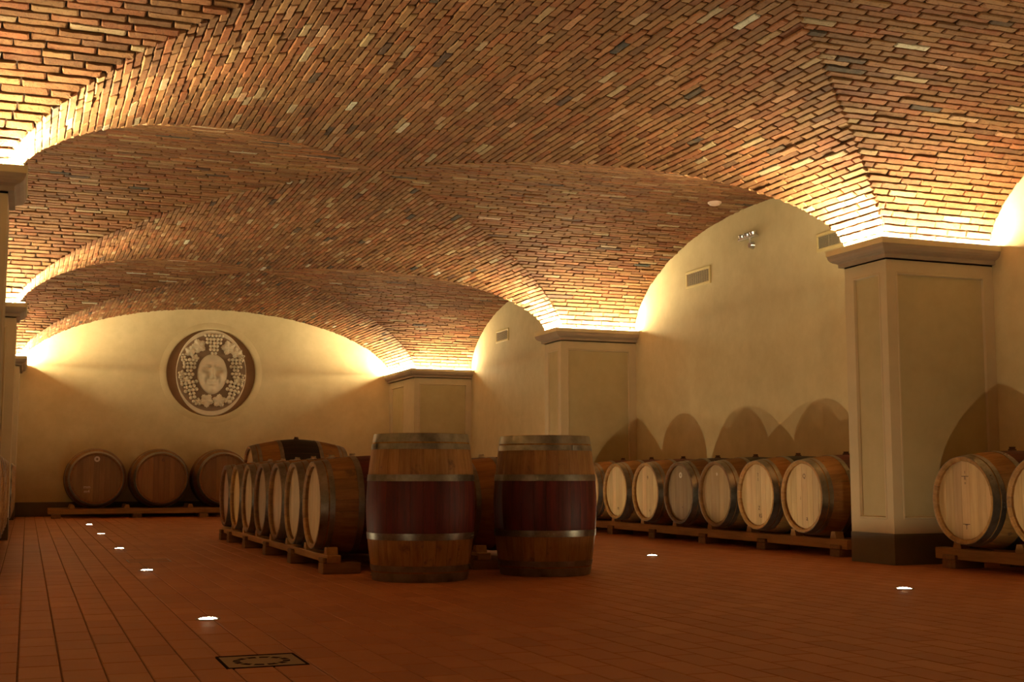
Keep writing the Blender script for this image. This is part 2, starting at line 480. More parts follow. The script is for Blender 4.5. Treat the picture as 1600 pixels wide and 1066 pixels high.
for bay in (1, 2, 3):
    cb = back[bay].build('ceiling', M_MORTAR)
    tag(cb, kind='structure')
    mine = sorted([b for b in bricks if b[4] == bay], key=lambda b: -b[0])
    for b in mine[:300]: link('brick', toned_mesh('brick', [b], M_BRICK), cb)
    tag(link('ceiling_bricks', toned_mesh('ceiling_bricks', mine[300:], M_BRICK), cb), kind='stuff')

# ------------------------------------------------------------------ floor
fb = MB(); fb.box(XW_L, XW_R, Y_FRONT, Y_BACK, -0.06, -0.004)
floor = tag(fb.build('floor', M_JOINT), kind='structure')
HATCH = (0.684, 0.980, 4.57, 4.88)
HATCH2 = (0.77, 1.10, 10.35, 10.68)
tiles = []
TW, TL = 0.1425, 0.283
x = -0.0055 - 9 * TW; ci = 0
while x < XW_R:
    x0, x1 = max(x, XW_L) + 0.003, min(x + TW, XW_R) - 0.003
    ci += 1
    if x1 - x0 > 0.02:
        y = Y_FRONT - (TL / 2 if ci % 2 else 0) + 0.08
        while y < Y_BACK:
            y0, y1 = max(y, Y_FRONT) + 0.003, min(y + TL, Y_BACK) - 0.003
            y += TL
            if y1 - y0 < 0.02: continue
            rects = [(x0, x1, y0, y1)]
            for hx0, hx1, hy0, hy1 in (HATCH, HATCH2):
                nr = []
                for (a, b, c, d) in rects:
                    if b <= hx0 or a >= hx1 or d <= hy0 or c >= hy1: nr.append((a, b, c, d)); continue
                    if a < hx0: nr.append((a, hx0, c, d))
                    if b > hx1: nr.append((hx1, b, c, d))
                    m0, m1 = max(a, hx0), min(b, hx1)
                    if c < hy0: nr.append((m0, m1, c, hy0))
                    if d > hy1: nr.append((m0, m1, hy1, d))
                rects = nr
            tn = min(1, max(0, rnd.gauss(0.5, 0.22)))
            for (a, b, c, d) in rects:
                if b - a < 0.006 or d - c < 0.006: continue
                ch = 0.0025; dz = rnd.uniform(-0.0008, 0.0)
                V = [(a + ch, c + ch, dz), (b - ch, c + ch, dz), (b - ch, d - ch, dz), (a + ch, d - ch, dz),
                     (a, c, dz - 0.002), (b, c, dz - 0.002), (b, d, dz - 0.002), (a, d, dz - 0.002), (a, c, -.006), (b, c, -.006), (b, d, -.006), (a, d, -.006)]
                F = [(0, 1, 2, 3)] + [(i + 4, (i + 1) % 4 + 4, (i + 1) % 4, i) for i in range(4)] + [(i + 8, (i + 1) % 4 + 8, (i + 1) % 4 + 4, i + 4) for i in range(4)]
                tiles.append((px_area(np.array(V[:4])) if d > 3.5 else 0, V, F, tn, 0))
    x += TW
tiles.sort(key=lambda b: -b[0])
for b in tiles[:300]: link('tile', toned_mesh('tile', [b], M_TILE), floor)
tag(link('floor_tiles', toned_mesh('floor_tiles', tiles[300:], M_TILE), floor), kind='stuff')

# ------------------------------------------------------------------ walls
def wall(name, x0, x1, y0, y1, z1=3.8, m=None):
    b = MB(); b.box(x0, x1, y0, y1, 0, z1)
    return tag(b.build(name, m or M_WALL), kind='structure')
wall('wall_right', XW_R, XW_R + 0.2, Y_FRONT, Y_BACK)
wall('wall_left', XW_L - 0.2, XW_L, Y_FRONT, Y_BACK)
wall('wall_front', XW_L - 0.2, XW_R + 0.2, Y_FRONT - 0.2, Y_FRONT)
# back wall with the round niche cut out of it
MX, MZ, MR = 2.945, 2.462, 0.765
b = MB(); n = 64
ring = [(MX + MR * math.cos(2 * PI * i / n), MZ + MR * math.sin(2 * PI * i / n)) for i in range(n)]
def onbox(i):
    a = 2 * PI * i / n; c, s = math.cos(a), math.sin(a)
    h = 0.95; f = h / max(abs(c), abs(s)); return (MX + c * f, MZ + s * f)
box = [onbox(i) for i in range(n)]
V = [(x, Y_BACK, z) for x, z in ring] + [(x, Y_BACK, z) for x, z in box] + [(x, Y_BACK + 0.12, z) for x, z in ring]
F = [(i, (i + 1) % n, n + (i + 1) % n, n + i) for i in range(n)] + [(i, 2 * n + i, 2 * n + (i + 1) % n, (i + 1) % n) for i in range(n)]
b.add(V, F)
h = 0.95
for (a, c, d, e) in ((XW_L - .2, MX - h, 0, 3.8), (MX + h, XW_R + .2, 0, 3.8), (MX - h, MX + h, 0, MZ - h), (MX - h, MX + h, MZ + h, 3.8)):
    b.add([(a, Y_BACK, d), (c, Y_BACK, d), (c, Y_BACK, e), (a, Y_BACK, e)], [(0, 1, 2, 3)])
b.box(XW_L - .2, XW_R + .2, Y_BACK + .121, Y_BACK + .3, 0, 3.8)
bw = tag(b.build('wall_back', M_WALL), kind='structure')
# raised soft plaster ring round the niche
b = MB()
M_ = Matrix.Translation((MX, Y_BACK, MZ)) @ Matrix.Rotation(R(90), 4, 'X')
b.lathe([(0.765, -0.01), (0.767, 0.008), (0.785, 0.014), (0.82, 0.012), (0.865, 0.004), (0.885, -0.001)], 72, M=M_)
o = b.build('niche_rim', M_WALL, bw, smooth=True)
SK = 0.235
def skirt(name, x0, x1, y0, y1):
    b = MB(); b.box(x0, x1, y0, y1, 0.0, SK)
    return tag(b.build(name, M_BAND), kind='structure')
skirt('baseboard_back', XS_L, XS_R, Y_BACK - 0.006, Y_BACK)
edges = [Y_FRONT, 1.545, 2.075, 7.92, 8.45, 14.295, 14.825, 20.67]
for nm, xa, xb in (('baseboard_right', XW_R - 0.006, XW_R), ('baseboard_left', XW_L, XW_L + 0.006)):
    b = MB()
    for i in range(0, 8, 2): b.box(xa, xb, edges[i], edges[i + 1], 0, SK)
    tag(b.build(nm, M_BAND), kind='structure')

# ------------------------------------------------------------------ pillars
PROFILE = [(0.0, 2.362), (0.035, 2.362), (0.035, 2.390), (0.047, 2.397), (0.066, 2.404), (0.083, 2.417), (0.094, 2.436), (0.098, 2.458), (0.105, 2.460), (0.105, CAPZ), (0.0, CAPZ)]
def face_panel(sh, pn, O, U, Vv, Nn, w_, h_, pr):
    """rectangular face with a recessed moulded panel; O lower-left corner, U/Vv unit vectors, Nn outward"""
    O, U, Vv, Nn = map(Vector, (O, U, Vv, Nn))
    def P(u, v, d): return tuple(O + U * u + Vv * v + Nn * d)
    u0, u1, v0, v1 = pr
    rings = [((0, w_, 0, h_), 0.0), ((u0 - .022, u1 + .022, v0 - .022, v1 + .022), 0.0), ((u0 - .018, u1 + .018, v0 - .018, v1 + .018), 0.005),
             ((u0 - .008, u1 + .008, v0 - .008, v1 + .008), 0.005), ((u0 - .004, u1 + .004, v0 - .004, v1 + .004), -0.003), ((u0, u1, v0, v1), -0.014)]
    Vs = []; F = []
    for (a, b_, c, d), dep in rings: Vs += [P(a, c, dep), P(b_, c, dep), P(b_, d, dep), P(a, d, dep)]
    for r_ in range(len(rings) - 1):
        for i in range(4):
            j = (i + 1) % 4
            F.append((r_ * 4 + i, r_ * 4 + j, r_ * 4 + 4 + j, r_ * 4 + 4 + i))
    sh.add(Vs, F)
    pn.add([P(u0, v0, -.014), P(u1, v0, -.014), P(u1, v1, -.014), P(u0, v1, -.014)], [(0, 1, 2, 3)])
def pillar(side, y0, y1, label, to_wall=False):
    xs, xw = (XS_R, XW_R) if side > 0 else (XS_L, XW_L)
    root = empty('pillar', ((xs + xw) / 2, (y0 + y1) / 2, 0))
    tag(root, label, 'pillar', 'panelled pillars carrying the brick vault')
    inv = Matrix.Translation(-root.location)
    z0, z1 = SK, 2.364
    sh = MB(); pf, ps = MB(), MB()
    X0, X1 = min(xs, xw), max(xs, xw)
    face_panel(sh, pf, (X0, y0, z0), (1, 0, 0), (0, 0, 1), (0, -1, 0), X1 - X0, z1 - z0, (0.11, X1 - X0 - 0.11, 0.13, z1 - z0 - 0.13))
    pr = (0.10, y1 - y0 - 0.13) if not to_wall else (0.67, y1 - y0 - 0.20)
    face_panel(sh, ps, (xs, y0, z0), (0, 1, 0), (0, 0, 1), (-side, 0, 0), y1 - y0, z1 - z0, (*pr, 0.13, z1 - z0 - 0.13))
    if not to_wall:
        pb = MB()
        face_panel(sh, pb, (X0, y1, z0), (1, 0, 0), (0, 0, 1), (0, 1, 0), X1 - X0, z1 - z0, (0.11, X1 - X0 - 0.11, 0.13, z1 - z0 - 0.13))
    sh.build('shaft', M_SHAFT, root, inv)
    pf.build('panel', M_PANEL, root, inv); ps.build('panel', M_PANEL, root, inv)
    if not to_wall: pb.build('panel', M_PANEL, root, inv)
    bs = MB(); e = 0.004
    bs.box(X0 - (e if side > 0 else 0), X1 + (e if side < 0 else 0), y0 - e, y1 + (0 if to_wall else e), 0, SK)
    bs.build('painted_base', M_BAND, root, inv)
    def path(o):
        p = [(xw, y0 - o), (xs - side * o, y0 - o)]
        if to_wall: p += [(xs - side * o, y1)]
        else: p += [(xs - side * o, y1 + o), (xw, y1 + o)]
        return p
    cp = MB(); V = []; F = []
    npth = len(path(0))
    for o, z in PROFILE: V += [(x, y, z) for x, y in path(o)]
    for i in range(len(PROFILE) - 1):
        for j in range(npth - 1): F.append((i * npth + j, i * npth + j + 1, (i + 1) * npth + j + 1, (i + 1) * npth + j))
    cp.add(V, F); cp.M = [1 if f // (npth - 1) >= 7 else 0 for f in range(len(F))]
    cp.box(X0, X1, y0, y1, 2.35, CAPZ)
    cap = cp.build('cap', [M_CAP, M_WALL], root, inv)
    # LED strip lying on the ledge of the cap
    st = MB(); V = []; F = []
    q0, q1 = (0.070, 0.094) if to_wall else (0.057, 0.081)
    sec = [(q0, CAPZ + 0.002), (q1, CAPZ + 0.002), (q1, CAPZ + 0.006), (q0, CAPZ + 0.006)]
    for o, z in sec: V += [(x, y, z) for x, y in path(o)]
    for i in range(4):
        for j in range(npth - 1): F.append((i * npth + j, i * npth + j + 1, ((i + 1) % 4) * npth + j + 1, ((i + 1) % 4) * npth + j))
    st.add(V, F); st.M = [1 if f % (npth - 1) == 1 else 0 for f in range(len(F))]
    tag(st.build('light_strip', [M_STRIP, M_STRIP3 if to_wall else M_STRIP2], cap), 'glowing warm LED strip lying on the cap')
    return root
names_r = {0: 'pillar beside the camera on the right, out of the picture', 1: 'largest plaster pillar at the right with a lit cap, between the long barrel row and the picture edge',
           2: 'middle right plaster pillar with lit cap, behind the right standing barrel', 3: 'farthest right plaster pillar touching the back wall, behind the left standing barrel'}
names_l = {0: 'pillar beside the camera on the left, out of the picture', 1: 'nearest left pillar cap cut by the picture edge', 2: 'second left pillar seen edge-on with a glowing cap',
           3: 'farthest left pillar touching the back wall left of the carved roundel'}
for k in range(0, 4):
    ya = PY0 + PITCH * (k - 1)
    for side, nm in ((1, names_r), (-1, names_l)):
        if k == 0 and side < 0: pass
        pillar(side, ya, Y_BACK if k == 3 else ya + 0.53, nm[k], k == 3)

# ------------------------------------------------------------------ barrels
def make_kit(L, re, rm, ns, nb, band, tag_):
    """mesh data of one kind of barrel (axis along z, 0..L)"""
    def rad(z): return rm - (rm - re) * abs((z - L / 2) / (L / 2)) ** 1.85
    th = 0.032
    b0, b1 = band
    st = sorted(set([0, .012, .05, .12, .2, b0, .42 * L, .5 * L, .58 * L, b1, L - .2, L - .12, L - .05, L - .012, L]))
    V = []; F = []; MI = []
    da = 2 * PI / ns; g = 0.0006 / rm
    angs = [-da / 2 + g, -da / 6, da / 6, da / 2 - g]
    for z in st:
        r = rad(z)
        e = 0.0012
        for a, dr in zip(angs, (-e, 0, 0, -e)): V.append(((r + dr) * math.cos(a), (r + dr) * math.sin(a), z))
        t_ = th * (0.55 if z in (0, L) else 1.0)
        for a in (angs[3], angs[0]): V.append(((r - t_) * math.cos(a), (r - t_) * math.sin(a), z))
    for i in range(len(st) - 1):
        mid = (st[i] + st[i + 1]) / 2
        isb = b0 <= mid <= b1
        for j in range(6):
            j2 = (j + 1) % 6
            F.append((i * 6 + j, i * 6 + j2, (i + 1) * 6 + j2, (i + 1) * 6 + j)); MI.append(1 if isb and j < 3 else 0)
    F.append([5, 4, 3, 2, 1, 0]); MI.append(0)
    n = (len(st) - 1) * 6
    F.append([n, n + 1, n + 2, n + 3, n + 4, n + 5]); MI.append(0)
    stave = mesh_data('stave', V, F, [M_STAVE, M_WINE], MI)
    smooth_by_angle(stave, 30)
    # head boards
    def board(i):
        R_ = rad(0.04) - th + 0.002
        wd = 2 * R_ / nb
        x0, x1 = -R_ + i * wd + 0.0008, -R_ + (i + 1) * wd - 0.0008
        xs = [x0 + (x1 - x0) * q / 5 for q in range(6)]
        pts = [(x, math.sqrt(max(0, R_ * R_ - x * x))) for x in xs] + [(x, -math.sqrt(max(0, R_ * R_ - x * x))) for x in xs[::-1]]
        k = len(pts); c = np.mean(pts, 0)
        V = [(p[0], p[1], 0.012) for p in pts] + [(p[0], p[1], -0.011) for p in pts] + [(p[0] + (c[0] - p[0]) * .03, p[1], -0.012) for p in pts]
        F = [list(range(k))] + [(q, k + q, k + (q + 1) % k, (q + 1) % k) for q in range(k)] + [(k + q, 2 * k + q, 2 * k + (q + 1) % k, k + (q + 1) % k) for q in range(k)] + [[2 * k + q for q in range(k)][::-1]]
        return mesh_data('head_board', V, F, [M_HEAD])
    boards = [board(i) for i in range(nb)]
    # hoops
    s_ = L / 0.95
    zs = [(0.002, .056), (.066, .103), (b0 - .043, b0)]
    zs += [(L - b, L - a) for a, b in zs[::-1]]
    hoops = []
    for q, (a, b) in enumerate(zs):
        mb = MB()
        zz = [a + (b - a) * t for t in (0, .5, 1)]
        pts = [(rad(z) + 0.0008, z) for z in zz] + [(rad(z) + 0.0035, z) for z in zz[::-1]]
        mb.lathe(pts, 48, closed=True)
        # riveted overlap
        rr = rad((a + b) / 2) + 0.003
        for u in range(4):
            a0 = 2.1 + u * 0.05; a1 = a0 + 0.05
            Vq = [(rr_ * math.cos(aa), rr_ * math.sin(aa), z) for rr_ in (rad(a) + .003, rad(a) + .0055) for aa in (a0, a1) for z in (a + .001, b - .001)]
            mb.add(Vq, [(0, 1, 3, 2), (4, 6, 7, 5), (0, 4, 5, 1), (2, 3, 7, 6), (0, 2, 6, 4), (1, 5, 7, 3)])
        for u in (0.05, 0.14):
            mb.ball(((rr + .0035) * math.cos(2.1 + u), (rr + .0035) * math.sin(2.1 + u), (a + b) / 2), 0.005, nu=6, nv=4)
        me = mb.data('hoop', [M_HOOP]); smooth_by_angle(me, 40); hoops.append(me)
    bg = MB(); bg.cyl(0.032, 0.027, -0.004, 0.012, 16); bg.cyl(0.020, 0.024, 0.012, 0.026, 16)
    bung = bg.data('bung', [M_BUNG])
    return dict(L=L, re=re, rm=rm, ns=ns, nb=nb, rad=rad, stave=stave, boards=boards, hoops=hoops, bung=bung, band=band)
KIT = make_kit(0.95, 0.309, 0.360, 26, 7, (0.309, 0.641), 'barrique')
BIG = make_kit(1.08, 0.405, 0.492, 30, 9, (0.34, 0.74), 'tonneau')

def barrel(kit, loc, rz, lying, label, group, band=None, tint=(1, 1, 1), head=(1, 1, 1), name='wine_barrel', bung=True, spin=0.0, dark_hoop=False):
    """lying: root sits under the front rim on the floor plane of the barrel's belly, the barrel's front head looks along local -Y... +z axis of the kit turned to local +Y"""
    root = empty(name, loc, rz)
    tag(root, label, 'barrel', group)
    L = kit['L']
    if lying: B = Matrix.Translation((0, 0, kit['rm'])) @ Matrix.Rotation(R(-90), 4, 'X')   # kit z -> +Y
    else: B = Matrix.Identity(4)
    rr = random.Random(hash((round(loc[0], 2), round(loc[1], 2))) & 0xffff)
    def colr(o, t, v=0.16):
        f = 1 + rr.uniform(-v, v)
        o.color = (t[0] * f, t[1] * f * rr.uniform(.96, 1.03), t[2] * f, 1)
    for i in range(kit['ns']):
        o = link('stave', kit['stave'], root, B @ Matrix.Rotation(2 * PI * i / kit['ns'] + spin, 4, 'Z'))
        colr(o, tint)
        if band is not None:
            o.material_slots[1].link = 'OBJECT'; o.material_slots[1].material = band
    for fr in (0, 1):
        H = B @ Matrix.Translation((0, 0, 0.048 if fr == 0 else L - 0.048)) @ Matrix.Rotation(R(180) * fr, 4, 'Y')
        for me in kit['boards']:
            colr(link('head_board', me, root, H), head, 0.15)
    for i, me in enumerate(kit['hoops']):
        o = link('hoop', me, root, B @ Matrix.Rotation(rr.uniform(0, 6.28), 4, 'Z'))
    if lying and bung:
        o = link('bung', kit['bung'], root, Matrix.Translation((0, L / 2, 2 * kit['rm'] - .001)))
        if bung == 'dark': o.material_slots[0].link = 'OBJECT'; o.material_slots[0].material = M_DBUNG
    return root, B, H

def text_mark(root, kit, txt, u, v, size, mat=None, name='stencil_mark'):
    """ink lettering on the front head of a lying barrel; u right, v up from the head's centre"""
    fc = bpy.data.curves.new('t', 'FONT'); fc.body = txt; fc.size = size; fc.align_x = 'CENTER'; fc.align_y = 'CENTER'; fc.extrude = 0.0004
    to = bpy.data.objects.new('t', fc); col.objects.link(to)
    me = bpy.data.meshes.new_from_object(to.evaluated_get(bpy.context.evaluated_depsgraph_get()))
    bpy.data.objects.remove(to)
    me.materials.clear(); me.materials.append(mat or M_INK)
    return link(name, me, root, Matrix.Translation((u, 0.0352, kit['rm'] + v)) @ Matrix.Rotation(R(90), 4, 'X'))
def ring_mark(root, kit, u, v, r0, r1, mat):
    b = MB(); b.lathe([(r0, 0), (r0, .004), (r1, .004), (r1, 0)], 24)
    return b.build('bung_ring', mat, root, Matrix.Translation((u, 0.0359, kit['rm'] + v)) @ Matrix.Rotation(R(90), 4, 'X'))

# racks: two long beams on short blocks, with wedges between the barrels
def rack(x0, y0, length, ang, beams, bt, bb, blocks, label, wedges, wz, block_len=0.27, beamw=0.10):
    """local +Y runs along the beams; origin at the front beam's near bottom corner"""
    root = empty('barrel_rack', (x0, y0, 0), ang)
    tag(root, label, 'rack', 'timber racks under the barrels')
    for bx in beams:
        b = MB(); b.box(bx, bx + beamw, 0, length, bb, bt, b=0.005)
        o = b.build('beam', M_BEAM, root); o.color = (rnd.uniform(.9, 1.1),) * 3 + (1,)
    bd = MB(); bd.box(-0.03, block_len - .03, -0.07, 0.07, 0.0, bb - 0.001, b=0.004); bd.box(-0.03, -0.002, -0.07, 0.07, bb, bb + 0.035, b=0.004)
    bm = bd.data('block', [M_BEAMX])
    bd2 = MB(); bd2.box(-0.06, block_len - .06, -0.055, 0.055, 0.0, bb - 0.001, b=0.004); bm2 = bd2.data('block', [M_BEAMX])
    for yy in blocks:
        for j, bx in enumerate(beams):
            o = link('block', bm if j == 0 else bm2, root, Matrix.Translation((bx, yy, 0))); o.color = (rnd.uniform(.62, .85),) * 3 + (1,)
    wd = MB(); h = wz
    wd.add([(0.01, -.045, 0), (0.09, -.045, 0), (0.09, .045, 0), (0.01, .045, 0), (0.01, -.026, h), (0.09, -.026, h), (0.09, .026, h), (0.01, .026, h)],
           [(3, 2, 1, 0), (4, 5, 6, 7), (0, 1, 5, 4), (1, 2, 6, 5), (2, 3, 7, 6), (3, 0, 4, 7)])
    wm = wd.data('wedge', [M_BEAM])
    for yy in wedges:
        for bx in beams:
            o = link('wedge', wm, root, Matrix.Translation((bx, yy, bt))); o.color = (rnd.uniform(.9, 1.15),) * 3 + (1,)
    return root

# --- standing barrels
barrel(KIT, (2.44, 8.02, 0), 0, False, 'upright oak barrel with wine-stained middle band, left one of the two standing barrels', 'barrels standing upright in front', M_WINE, (1.0, 1.0, 1.0))
barrel(KIT, (3.385, 8.15, 0), 0.6, False, 'upright oak barrel with very dark wine-stained band, right one of the two standing barrels', 'barrels standing upright in front', M_WINE, (0.88, 0.86, 0.84))

# --- long row along the right wall (heads look towards -X)
ordn = ['first', 'second', 'third', 'fourth', 'fifth', 'sixth', 'seventh']
RZ = -PI / 2                       # local +Y -> world +X : rotate by -90 deg
Z_R = 0.5 - KIT['rm']
right = [(9.25, M_WINE, (1, 1, 1), (1.06, 1.06, 1.08), 'pale head, dark mark near its top'),
         (9.985, M_BLACK, (1.02, 1, .98), (1.08, 1.10, 1.12), 'pale head with small ink marks'),
         (10.72, M_BLACK, (.62, .58, .55), (.86, .84, .80), 'tan head and dull grey-brown hoops'),
         (11.45, M_WINE, (.50, .46, .44), (.58, .54, .52), 'dark aged head with a pale bung ring'),
         (12.19, M_WINE, (1, .98, .95), (1.04, 1.03, 1.02), 'pale head, shiny hoops'),
         (12.94, M_WINE, (.95, .95, .92), (1.02, 1.02, 1.0), 'plain pale head, next to the last'),
         (13.68, M_WINE, (1, 1, .95), (1, 1, 1), 'half hidden behind the right standing barrel')]
for i, (yy, bd, tn, hd, tx) in enumerate(right):
    r_, _, _ = barrel(KIT, (6.23, yy, Z_R), RZ, True, f'{ordn[i]} barrel left of the big pillar, {tx}', 'barrels lying in the long right row', bd, tn, hd, bung='dark')
    # heads: local u runs to the barrel's left when seen from the front
    if i == 0:
        text_mark(r_, KIT, 'Q', .0, .17, .055); text_mark(r_, KIT, 'i', -.06, -.02, .04); text_mark(r_, KIT, 'a', .03, -.19, .06)
    if i == 1:
        text_mark(r_, KIT, 'T', .0, .18, .045); text_mark(r_, KIT, 'I', .0, .14, .045); text_mark(r_, KIT, 'Z', .01, -.12, .05); text_mark(r_, KIT, 'RS', .03, -.19, .05)
    if i == 2: ring_mark(r_, KIT, 0, .19, .007, .014, M_PALEINK)
    if i == 3: ring_mark(r_, KIT, 0, .18, .012, .030, M_PALEINK); text_mark(r_, KIT, '-', .03, -.14, .07)
    if i == 4: text_mark(r_, KIT, '9', .0, .15, .06); text_mark(r_, KIT, '4', .04, -.2, .04)
    if i == 5: text_mark(r_, KIT, 'm', .02, -.19, .06)
wed = [yy - 9.25 for yy in (9.25, 9.985, 10.72, 11.45, 12.19, 12.94, 13.68)]
rack(6.375, 8.82, 5.35, 0, (0, 0.55), 0.145, 0.062, (0.13, 1.27, 2.36, 3.45, 4.5), 'long timber rack under the barrel row at the right wall, left of the big pillar',
     [0.20] + [0.43 + v + .3675 for v in wed[:-1]] + [5.12], 0.06)
# --- two barrels right of the big pillar
for i, (yy, hd, tx) in enumerate(((7.25, (1.0, .95, .90), 'oak barrel with pale planked head just right of the big pillar'), (6.50, (1.0, .93, .86), 'oak barrel cut by the right picture edge, on the short rack'))):
    r_, _, _ = barrel(KIT, (6.23, yy, Z_R), RZ, True, tx, 'barrels right of the big pillar', M_WINE, (1, .98, .92), hd, bung='dark')
    if i == 0:
        text_mark(r_, KIT, 'I', 0, .20, .03); text_mark(r_, KIT, '\u2014', 0, .175, .07); text_mark(r_, KIT, 'R', 0, .155, .035); text_mark(r_, KIT, 'o', 0, .125, .03)
        text_mark(r_, KIT, '\u2014', 0, -.165, .07); text_mark(r_, KIT, 'T', 0, -.19, .05)
rack(6.375, 5.55, 2.18, 0, (0, 0.55), 0.145, 0.062, (0.13, 1.05, 2.0), 'short timber rack under the two barrels right of the big pillar', [1.325, 0.60, 1.95], 0.06)

# --- middle row A (heads towards -X) and row B behind it
rowA = [9.06 + .722 * i for i in range(7)]
Z_A = 0.105
tA = [(1, .97, .93), (.95, .95, .95), (1, .95, .9), (.8, .75, .7), (.9, .88, .85), (1.0, .9, .6), (.75, .6, .5)]
for i, yy in enumerate(rowA):
    barrel(KIT, (1.93, yy, Z_A), RZ, True, f'{ordn[i]} barrel of the middle row counted from the standing barrels, head turned left' if i < 6 else 'farthest barrel of the middle row, dark rim at the back end',
           'barrels lying in the middle row', M_WINE, tuple(v * .8 for v in tA[i]), tuple(v * .98 for v in tA[i]))
rack(1.955, 8.63, 5.05, 0, (0, 0.76), 0.128, 0.075, (0.07, 1.2, 2.3, 3.4, 4.4, 4.95), 'timber rack under the middle barrel row, its end facing the camera', [0.10] + [0.43 + .722 * i + .361 for i in range(6)], 0.05)
for i in range(3):
    barrel(KIT, (3.02, 9.06 + .722 * i, Z_A), RZ, True, ('barrel seen in the gap between the two standing barrels' if i == 0 else f'{ordn[i]} barrel of the row hidden behind the right standing barrel'),
           'barrels lying in the hidden second row', M_BLACK, (.95, .85, .75), bung=True)
rack(3.06, 8.63, 2.9, 0, (0, 0.70), 0.120, 0.070, (0.07, 1.2, 2.3), 'timber rack glimpsed between the two standing barrels', [0.10] + [0.43 + .722 * i + .361 for i in range(3)], 0.05, block_len=0.20)
# --- big barrel behind the middle row
r_, _, _ = barrel(BIG, (2.32, 14.30, 0.105), RZ, True, 'large barrel with a black middle band rising behind the middle row', 'large barrels at the far end', M_BLACK, (.85, .78, .68), (1, .95, .75), name='large_wine_barrel', bung='dark')
rack(2.44, 13.86, 0.9, 0, (0, 0.72), 0.128, 0.052, (0.1, 0.8), 'short timber rack under the large black-banded barrel', [0.16, 0.70], 0.05)
# --- three large barrels at the back wall (heads towards the camera)
for i, (xx, tx, hd) in enumerate(((1.04, 'leftmost large barrel at the back wall, white oval mark near its top', (.50, .42, .34)), (2.045, 'middle one of the large barrels at the back wall, reddish-brown head', (.56, .40, .30)),
                                  (3.05, 'rightmost large barrel at the back wall, partly hidden by the middle row', (.50, .40, .32)))):
    r_, _, _ = barrel(BIG, (xx, 21.16, 0.135), 0, True, tx, 'large barrels against the back wall', M_STAVE, (.62, .52, .42), hd, name='large_wine_barrel', bung=False)
    if i == 0: ring_mark(r_, BIG, .0, .31, .018, .045, M_PALEINK); text_mark(r_, BIG, 'mm\nm4', -.14, -.17, .07, M_PALEINK)
    if i == 1: text_mark(r_, BIG, '6', .02, .30, .09)
rack(0.33, 21.35, 3.4, R(-90), (0.0, -0.62), 0.150, 0.062, (0.12, 1.35, 2.4, 3.25), 'timber rack along the back wall under three large barrels', [0.36, 1.20, 2.20, 3.15], 0.06)
# --- rows seen edge-on along the left wall (heads towards +X)
for bay, ya in ((2, 9.25), (3, 15.62)):
    for i in range(7):
        barrel(KIT, (-0.170 if bay == 2 else -0.155, ya + .735 * i, Z_R), PI / 2, True,
               'oak barrel of the nearer left row, a thin edge-on rim at the picture edge' if bay == 2 else 'oak barrel of the farther left row, edge-on by the far left pillar',
               'nearer edge-on barrels at the left wall' if bay == 2 else 'farther edge-on barrels at the left wall', M_WINE, (1, .95, .9), (1, .95, .9))
    rack(-0.31, ya + 4.95, 5.35, R(180), (0, 0.55), 0.145, 0.062, (0.13, 1.27, 2.36, 3.45, 4.5), 'timber rack under the ' + ('nearer' if bay == 2 else 'farther') + ' edge-on barrel row at the left wall',
         [0.17] + [0.54 + .3675 + .735 * j for j in range(6)] + [5.2], 0.06)

# ------------------------------------------------------------------ floor uplights
def uplight(x, y, label):
    root = empty('floor_uplight', (x, y, 0))
    tag(root, label, 'floor light', 'round uplights let into the tile floor')
    b = MB(); b.lathe([(0.044, -.003), (0.044, .003), (0.050, .004), (0.058, .002), (0.059, -.003)], 32); b.build('steel_rim', M_HOOP, root, smooth=True)
    b = MB(); b.lathe([(0.0, .008), (0.015, .0075), (0.028, .006), (0.038, .0035), (0.0435, .0005)], 32); b.build('lens', M_LENS, root, smooth=True)
    ld = bpy.data.lights.new('uplight_lamp', 'SPOT'); ld.energy = SPOT_W if x > 3 else SPOT_W * 0.32; ld.spot_size = R(172); ld.spot_blend = 0.12; ld.color = SPOT_COL[:3]; ld.shadow_soft_size = 0.012
    lo = bpy.data.objects.new('uplight_lamp', ld); col.objects.link(lo); lo.parent = root; lo.location = (0, 0, 0.024); lo.rotation_euler = (PI, 0, 0)
ll = [(6.17, 'nearest glowing floor light, above the square floor hatch'), (9.44, 'second nearest glowing floor light of the left line'), (12.31, 'third glowing floor light of the left line'),
      (15.45, 'fourth glowing floor light of the left line'), (18.4, 'farthest and smallest floor light, near the back wall barrels')]
for y, lb in ll: uplight(0.828, y, lb)
uplight(4.98, 9.62, 'glowing floor light in front of the long right barrel row')
uplight(4.95, 6.29, 'glowing floor light in front of the big right pillar')
uplight(4.95, 12.75, 'floor light of the right line, hidden behind the right standing barrel')
uplight(4.95, 15.9, 'floor light of the right line, hidden behind the left standing barrel')

